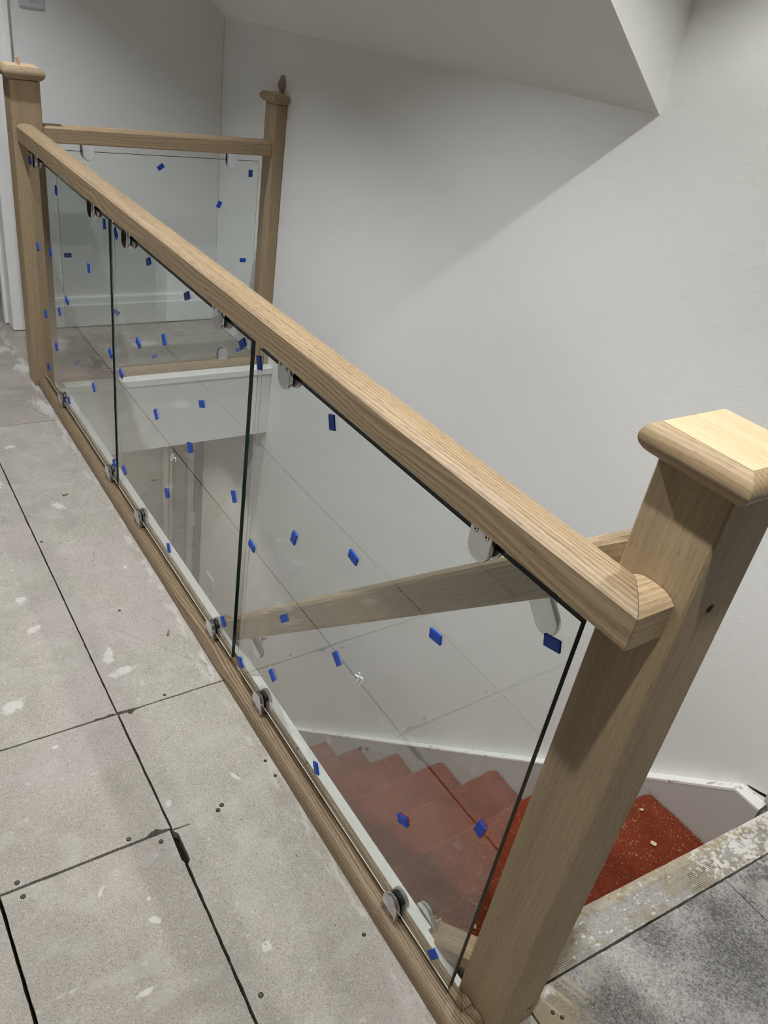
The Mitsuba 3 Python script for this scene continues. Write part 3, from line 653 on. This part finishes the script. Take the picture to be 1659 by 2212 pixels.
def clamp(label, O, U, V, N, screws, back=True, group='chrome glass clamps'):
    """O: middle of the flat foot in the glass plane; U along the rail, V away from the rail, N out of the glass towards the viewer."""
    O, U, V, N = (np.asarray(x, float) for x in (O, U, V, N))
    def place(m, n0, flip=False):
        v = m.vertices.copy()
        if flip: v[:, 2] = -v[:, 2]
        w = O + np.outer(v[:, 0], U) + np.outer(v[:, 1], V) + np.outer(v[:, 2] + n0, N)
        r = trimesh.Trimesh(w, m.faces, process=False); r.fix_normals(); return r
    k = thing('glass_clamp', label, 'glass clamp', group)
    g = 0.0043
    fp = put(k, 'front_plate', place(PLATE, g + .0016), CHROME, 40)
    put(k, 'gasket', place(GASK, g + .0001), RUBBER, 40)
    if back:
        put(k, 'back_plate', place(PLATE, -g - .0016, True), CHROME, 40)
        put(k, 'gasket', place(GASK, -g - .0001, True), RUBBER, 40)
        put(k, 'foot_block', place(HUB, 0), CHROME, False)
    else:
        for s in (-1, 1):
            a = O + U * .010 * s + V * .010
            put(k, 'stud', cyl(a + N * (g + .0005), a - N * .012, .0028, 14), STEEL, 40)
    if screws:
        for s in (-1, 1):
            dx = np.array([.0105 * s, .0098, 0])
            for nm, mm, h, m in (('screw_head', SCREW, .0089, STEEL), ('screw_ring', RING, .0087, RUBBER), ('hex_socket', SOCK, .0093, DARK)):
                q = mm.copy(); q.apply_translation(dx + [0, 0, h + g + .0016])
                if nm == 'screw_head':
                    sk = put(k, nm, place(q, 0), m, 30)
                else:
                    put(sk, nm, place(q, 0), m, 30)
    return k
tops = [(0.252, 'chrome D-shaped clamp under the handrail, nearest the camera'), (0.773, 'chrome clamp under the handrail just right of the larger dark glass edge'),
        (1.050, 'chrome clamp under the handrail just left of the larger dark glass edge'), (1.589, 'chrome clamp under the handrail just right of the farther dark glass edge'),
        (1.866, 'chrome clamp under the handrail just left of the farther dark glass edge'), (2.447, 'chrome clamp under the handrail against the far left newel post')]
for y, lab in tops:
    clamp(lab, [GX, y, RB - .0005], [0, 1, 0], [0, 0, -1], [-1, 0, 0], True)
bots = [(0.243, 'largest chrome clamp standing on the landing base rail, nearest the camera'), (0.764, 'chrome clamp on the base rail, at the far bottom corner of the near panel'),
        (1.022, 'chrome clamp on the base rail, left of the larger dark glass edge'), (1.535, 'third chrome clamp on the base rail from the far left newel'),
        (1.800, 'second chrome clamp on the base rail from the far left newel'), (2.333, 'chrome clamp on the base rail beside the foot of the far left newel')]
for y, lab in bots:
    clamp(lab, [GX, y, .0305], [0, 1, 0], [0, 0, 1], [-1, 0, 0], True)
clamp('chrome clamp under the cross handrail near the far left newel', [.167, GY, RB - .0005], [1, 0, 0], [0, 0, -1], [0, -1, 0], False)
clamp('chrome clamp under the cross handrail near the half newel', [.6875, GY, RB - .0005], [1, 0, 0], [0, 0, -1], [0, -1, 0], False)
clamp('chrome clamp on the cross base rail near the far left newel', [.167, GY, .0315], [1, 0, 0], [0, 0, 1], [0, -1, 0], False)
clamp('chrome clamp on the cross base rail near the half newel', [.683, GY, .0315], [1, 0, 0], [0, 0, 1], [0, -1, 0], False)
tU = np.array([0, math.cos(RAKE), -math.sin(RAKE)]); tV = np.array([0, -math.sin(RAKE), -math.cos(RAKE)])
for y, lab in ((0.197, 'open half clamp under the upper end of the raked stair handrail'), (0.936, 'open half clamp under the raked handrail at its lower visible end')):
    clamp(lab, [.046, y, hz(y) - .0712], tU, tV, [-1, 0, 0], False, False, 'open clamps on the raked stair rails')
clamp('open half clamp standing on the raked base rail beside the white landing edge', [.046, .206, bz(.206) - .0006], tU, -tV, [-1, 0, 0], False, False, 'open clamps on the raked stair rails')

# ------------------------------------------------------------------ blue spacer pads stuck to the glass: (along, height, angle of the long side, words)
def pad(axis, a, z, ang, label, group, L=0.025, S=0.0155, t=0.0034):
    b = cbox(-L / 2, L / 2, -S / 2, S / 2, 0, t, 0.0004)
    v = b.vertices
    c, s_ = math.cos(math.radians(ang)), math.sin(math.radians(ang))
    u, w, n = v[:, 0] * c - v[:, 1] * s_, v[:, 0] * s_ + v[:, 1] * c, v[:, 2] + 0.0002 + 0.004
    q = np.c_[GX - n, a + u, z + w] if axis == 'y' else np.c_[a + u, GY - n, z + w]
    m = trimesh.Trimesh(q, b.faces, process=False); m.fix_normals()
    k = thing('spacer_pad', label, 'spacer pad', group)
    scene[k] = mikit.ply(m, BLUE)
near = 'blue pads on the glass panel next to the near newel'
N3 = 'on the near glass panel'
for a, z, g, w in [
    (.8769, .7878, 72, f'blue pad at the top far corner of the near glass panel, beside a clamp'),
    (.6211, .7944, 71, f'blue pad {N3}, hanging highest, just below the middle of the handrail'),
    (.1108, .7614, 165, f'largest blue pad, below the handrail end near the near newel post'),
    (.2943, .6222, 172, f'tilted blue pad {N3}, just below the raked handrail at right'),
    (.6967, .5280, 102, f'upright blue pad {N3}, between two others above the raked handrail'),
    (.5120, .6101, 8, f'tilted blue pad {N3}, rightmost of three above the raked rail'),
    (.8538, .4064, 10, f'small blue pad {N3}, beside the dark glass edge at mid height'),
    (.1234, .4089, 100, f'diamond-turned blue pad seen against the red stairs, nearer the near newel'),
    (.7025, .3355, 135, f'blue pad {N3} seen against the raked oak handrail'),
    (.5134, .3934, 36, f'blue pad {N3}, just left of the white 4'),
    (.2693, .2504, 152, f'blue pad seen against the red stairs, left of the diamond-turned one'),
    (.7239, .1676, 32, f'blue pad {N3}, below the lower open clamp'),
    (.8665, .0801, 60, f'blue pad at the bottom far corner of the near glass panel'),
    (.5236, .1007, 62, f'blue pad over the white landing edge, beside the farthest red steps'),
    (.1321, .0774, 115, f'blue pad at the bottom near corner of the near glass panel')]:
    pad('y', a, z, g, w, near)

mid = 'blue pads on the middle glass panel'
N2 = 'on the middle glass panel'
for a, z, g, w in [
    (1.6758, .7960, 47, f'blue pad {N2}, top far corner, beside the farther dark glass edge'),
    (1.4443, .7970, 155, f'blue pad just below the handrail, first right of the third clamp from the far newel'),
    (1.2166, .7945, 153, f'blue pad just below the handrail, left of the clamp near the larger dark glass edge'),
    (0.9477, .7960, 142, f'blue pad in the top near corner of the middle glass panel'),
    (1.5235, .5743, 21, f'blue pad {N2}, over the far floor left of the arrow'),
    (1.3476, .6502, 61, f'upright blue pad {N2}, over the far floor right of the arrow'),
    (1.1238, .5940, 156, f'blue pad {N2}, over the white fascia, right of its twin'),
    (1.6655, .4336, 25, f'slim blue pad {N2} seen over the far oak base rail'),
    (1.3998, .4394, 50, f'slim blue pad {N2}, over the white fascia, left of its twin'),
    (1.1862, .4578, 60, f'blue pad {N2} just right of the white 3'),
    (1.3254, .2560, 54, f'blue pad {N2} below the white 3'),
    (0.9476, .4679, 59, f'blue pad {N2}, beside the larger dark edge at mid height'),
    (1.6625, .1376, 40, f'small blue pad {N2}, bottom far corner, over the white landing edge'),
    (1.3085, .0998, 58, f'blue pad {N2} over the white landing edge, midway along the pane'),
    (0.9665, .1206, 56, f'blue pad {N2}, bottom near corner, beside a base rail clamp')]:
    pad('y', a, z, g, w, mid)
far = 'blue pads on the glass panel beside the far left newel'
N1 = 'on the farthest long-side panel'
for a, z, g, w in [
    (2.5376, .7900, 80, 'faint blue pad between the far left newel and its handrail clamp'),
    (2.2268, .7704, 105, f'dark blue pad {N1}, below the handrail, right of the newel'),
    (1.7665, .7950, 80, f'dark blue pad {N1}, top near corner, beside the dark glass edge'),
    (2.5176, .5257, 54, 'highest small blue pad seen against the far left newel shaft'),
    (2.3446, .5574, 85, 'blue pad at the right edge of the far left newel shaft, at mid height'),
    (1.9249, .6352, 85, f'upright dark blue pad {N1}, mid height, left of the dark edge'),
    (2.1818, .4560, 17, f'blue pad {N1}, over the far baseboard, right of the newel'),
    (2.2839, .3855, 69, f'slim blue pad {N1}, just below the baseboard, beside the newel'),
    (2.4798, .3083, 61, 'second small blue pad down the far left newel shaft'),
    (2.3614, .2357, 58, 'small blue pad at the lower right edge of the far left newel shaft'),
    (1.7541, .4558, 35, f'blue pad {N1}, touching the dark glass edge, over the far floor'),
    (2.5007, .1049, 66, 'lowest blue pad seen against the far left newel shaft, just above the base rail'),
    (1.9304, .2768, 46, f'slim blue pad {N1}, over the white edge of the far landing'),
    (2.2399, .0929, 63, 'small blue pad beside the farthest base rail clamp'),
    (1.7530, .1111, 57, f'blue pad {N1}, bottom near corner, half behind the dark glass edge')]:
    pad('y', a, z, g, w, far)
cross = 'blue pads on the far cross glass panel'
N4 = 'on the far cross panel'
for a, z, g, w in [
    (.4176, .7757, 38, f'tilted blue pad {N4}, highest, midway between its two top clamps'),
    (.7652, .7684, 91, f'upright blue pad {N4}, top corner next to the half newel'),
    (.6434, .6531, 64, f'tilted blue pad {N4}, below the clamp near the half newel'),
    (.0834, .4700, 2, f'level blue pad {N4}, mid height, nearer the far left newel'),
    (.7527, .4428, 178, f'level blue pad {N4}, mid height, nearer the half newel'),
    (.2480, .2541, 145, f'pale tilted blue pad {N4}, right beside the farther dark glass edge'),
    (.3935, .0675, 25, f'pale blue pad {N4}, low down below the faint white scrawl'),
    (.0921, .0658, 40, f'pale diamond-turned blue pad {N4}, left of the lower left clamp'),
    (.7560, .0661, 20, f'pale blue pad {N4}, low down beside the lower right clamp')]:
    pad('x', a, z, g, w, cross)

# ------------------------------------------------------------------ debris
def chip(c, L, w, t, ang, curl=0.0):
    n = 5
    u = np.linspace(-L / 2, L / 2, n)
    z = curl * (u / L * 2) ** 2
    v = []
    for k in range(n):
        ww = w * (0.6 + 0.4 * math.cos(u[k] / L * 2.6))
        v += [[u[k], -ww / 2, z[k]], [u[k], ww / 2, z[k]], [u[k], ww / 2, z[k] + t], [u[k], -ww / 2, z[k] + t]]
    f = []
    for k in range(n - 1):
        a, b = 4 * k, 4 * k + 4
        for i in range(4):
            j = (i + 1) % 4
            f += [[a + i, a + j, b + j], [a + i, b + j, b + i]]
    f += [[0, 2, 1], [0, 3, 2], [16, 17, 18], [16, 18, 19]]
    v = np.array(v); ca_, sa_ = math.cos(ang), math.sin(ang)
    q = np.c_[v[:, 0] * ca_ - v[:, 1] * sa_, v[:, 0] * sa_ + v[:, 1] * ca_, v[:, 2]] + np.asarray(c)
    return trimesh.Trimesh(q, f, process=False)
cz = lambda y: next((NOSE_Z[i] for i in range(11) if y < NOSE_Y[i] - .01), ZD)
for x, y, L, w, lab in [(.7272, .1866, .014, .011, 'pale wood chip lying on the top carpeted step'), (.7764, .2663, .010, .006, 'small wood chip on the top step near the wall string'), (.2157, .2347, .010, .005, 'whitish chip on the top step beside the raked base rail')]:
    w_ = thing('wood_chip', lab, 'wood chip', 'wood chips on the stairs')
    scene[w_] = mikit.ply(chip([x, y, cz(y) + .0045], L, w, .0015, rng.uniform(0, 3), .001), SHAVING)
ms = []
for _ in range(620):
    y = rng.uniform(.07, .29) if rng.random() < .72 else rng.uniform(.3, 1.1)
    x = rng.uniform(.08, .84)
    ms.append(chip([x, y, cz(y) + .0055], rng.uniform(.0008, .0026), rng.uniform(.0003, .0007), .0003, rng.uniform(0, 6), rng.uniform(0, .001)))
k = thing('wood_shavings', 'fine pale wood shavings and sawdust strewn over the red stair carpet', 'wood shavings'); labels[k]['kind'] = 'stuff'
scene[k] = mikit.ply(join(*ms), SHAVING)
ms = []
for cx_, cy_, sx_, sy_, n in [(-.12, 2.42, .05, .10, 150), (-.10, 2.60, .04, .05, 50), (-.14, 1.75, .05, .12, 110), (-.19, 1.50, .03, .06, 50), (-.09, .95, .02, .10, 50), (-.22, 1.2, .08, .2, 45), (-.10, .5, .03, .3, 40), (-.25, .3, .1, .2, 30)]:
    for _ in range(n):
        x, y = rng.normal(cx_, sx_), rng.normal(cy_, sy_)
        if x > -.062: continue
        ms.append(chip([x, y, .0004], rng.uniform(.0007, .0034), rng.uniform(.0004, .0014), .0005, rng.uniform(0, 6), rng.uniform(0, .0008)))
k = thing('sawdust', 'dark sawdust crumbs scattered on the chipboard floor beside the base rail', 'sawdust'); labels[k]['kind'] = 'stuff'
scene[k] = mikit.ply(join(*ms), CRUMB)
for x, y, lab in [(-.1106, 1.104, 'brown splinter of wood on the chipboard beside the base rail, mid way'), (-.167, 1.80, 'dark splinter on the chipboard near the farther base rail clamps')]:
    w_ = thing('wood_splinter', lab, 'splinter')
    scene[w_] = mikit.ply(chip([x, y, .0006], .017, .005, .002, rng.uniform(0, 3), .002), mat(f'splinter_{len(scene)}', {'type': 'principled', 'base_color': C(.22, .15, .08), 'roughness': .8}))

# ------------------------------------------------------------------ lamps: surface-mounted ceiling spotlights, all outside the frame; the last is added to light the lower hall
for i, ((x, y, z), watt, col, cr, cd) in enumerate(LAMPS):
    k = thing('ceiling_spotlight', ('black ceiling spotlight above the near newel post', 'black ceiling spotlight above the middle of the landing', 'black ceiling spotlight above the far part of the landing', 'black ceiling spotlight above the top of the stairs')[i] if i < 4 else 'added unseen lamp under the far landing, lighting the lower hall', 'ceiling light')
    n = 28; a = np.linspace(0, 2 * math.pi, n, endpoint=False)
    rng_ = lambda r, zz: np.c_[x + r * np.cos(a), y + r * np.sin(a), np.full(n, zz)]
    tube = [rng_(cr + .003, z - .0005), rng_(cr + .003, z - .0095 - cd), rng_(cr, z - .0095 - cd), rng_(cr, z - .004)]
    put(k, 'can', loft(tube), LAMPCAN, 30)
    d_ = trimesh.Trimesh(np.vstack([[[x, y, z - .0095]], rng_(.012 if i == 3 else .020, z - .0095)]), [[0, 1 + (j + 1) % n, 1 + j] for j in range(n)], process=False)
    kk = put(k, 'lens', d_, 'lens_bsdf', False)
    scene[kk]['emitter'] = {'type': 'area', 'radiance': C(*[watt * c for c in col])}
plain('lens_bsdf', (0.5, 0.5, 0.5))
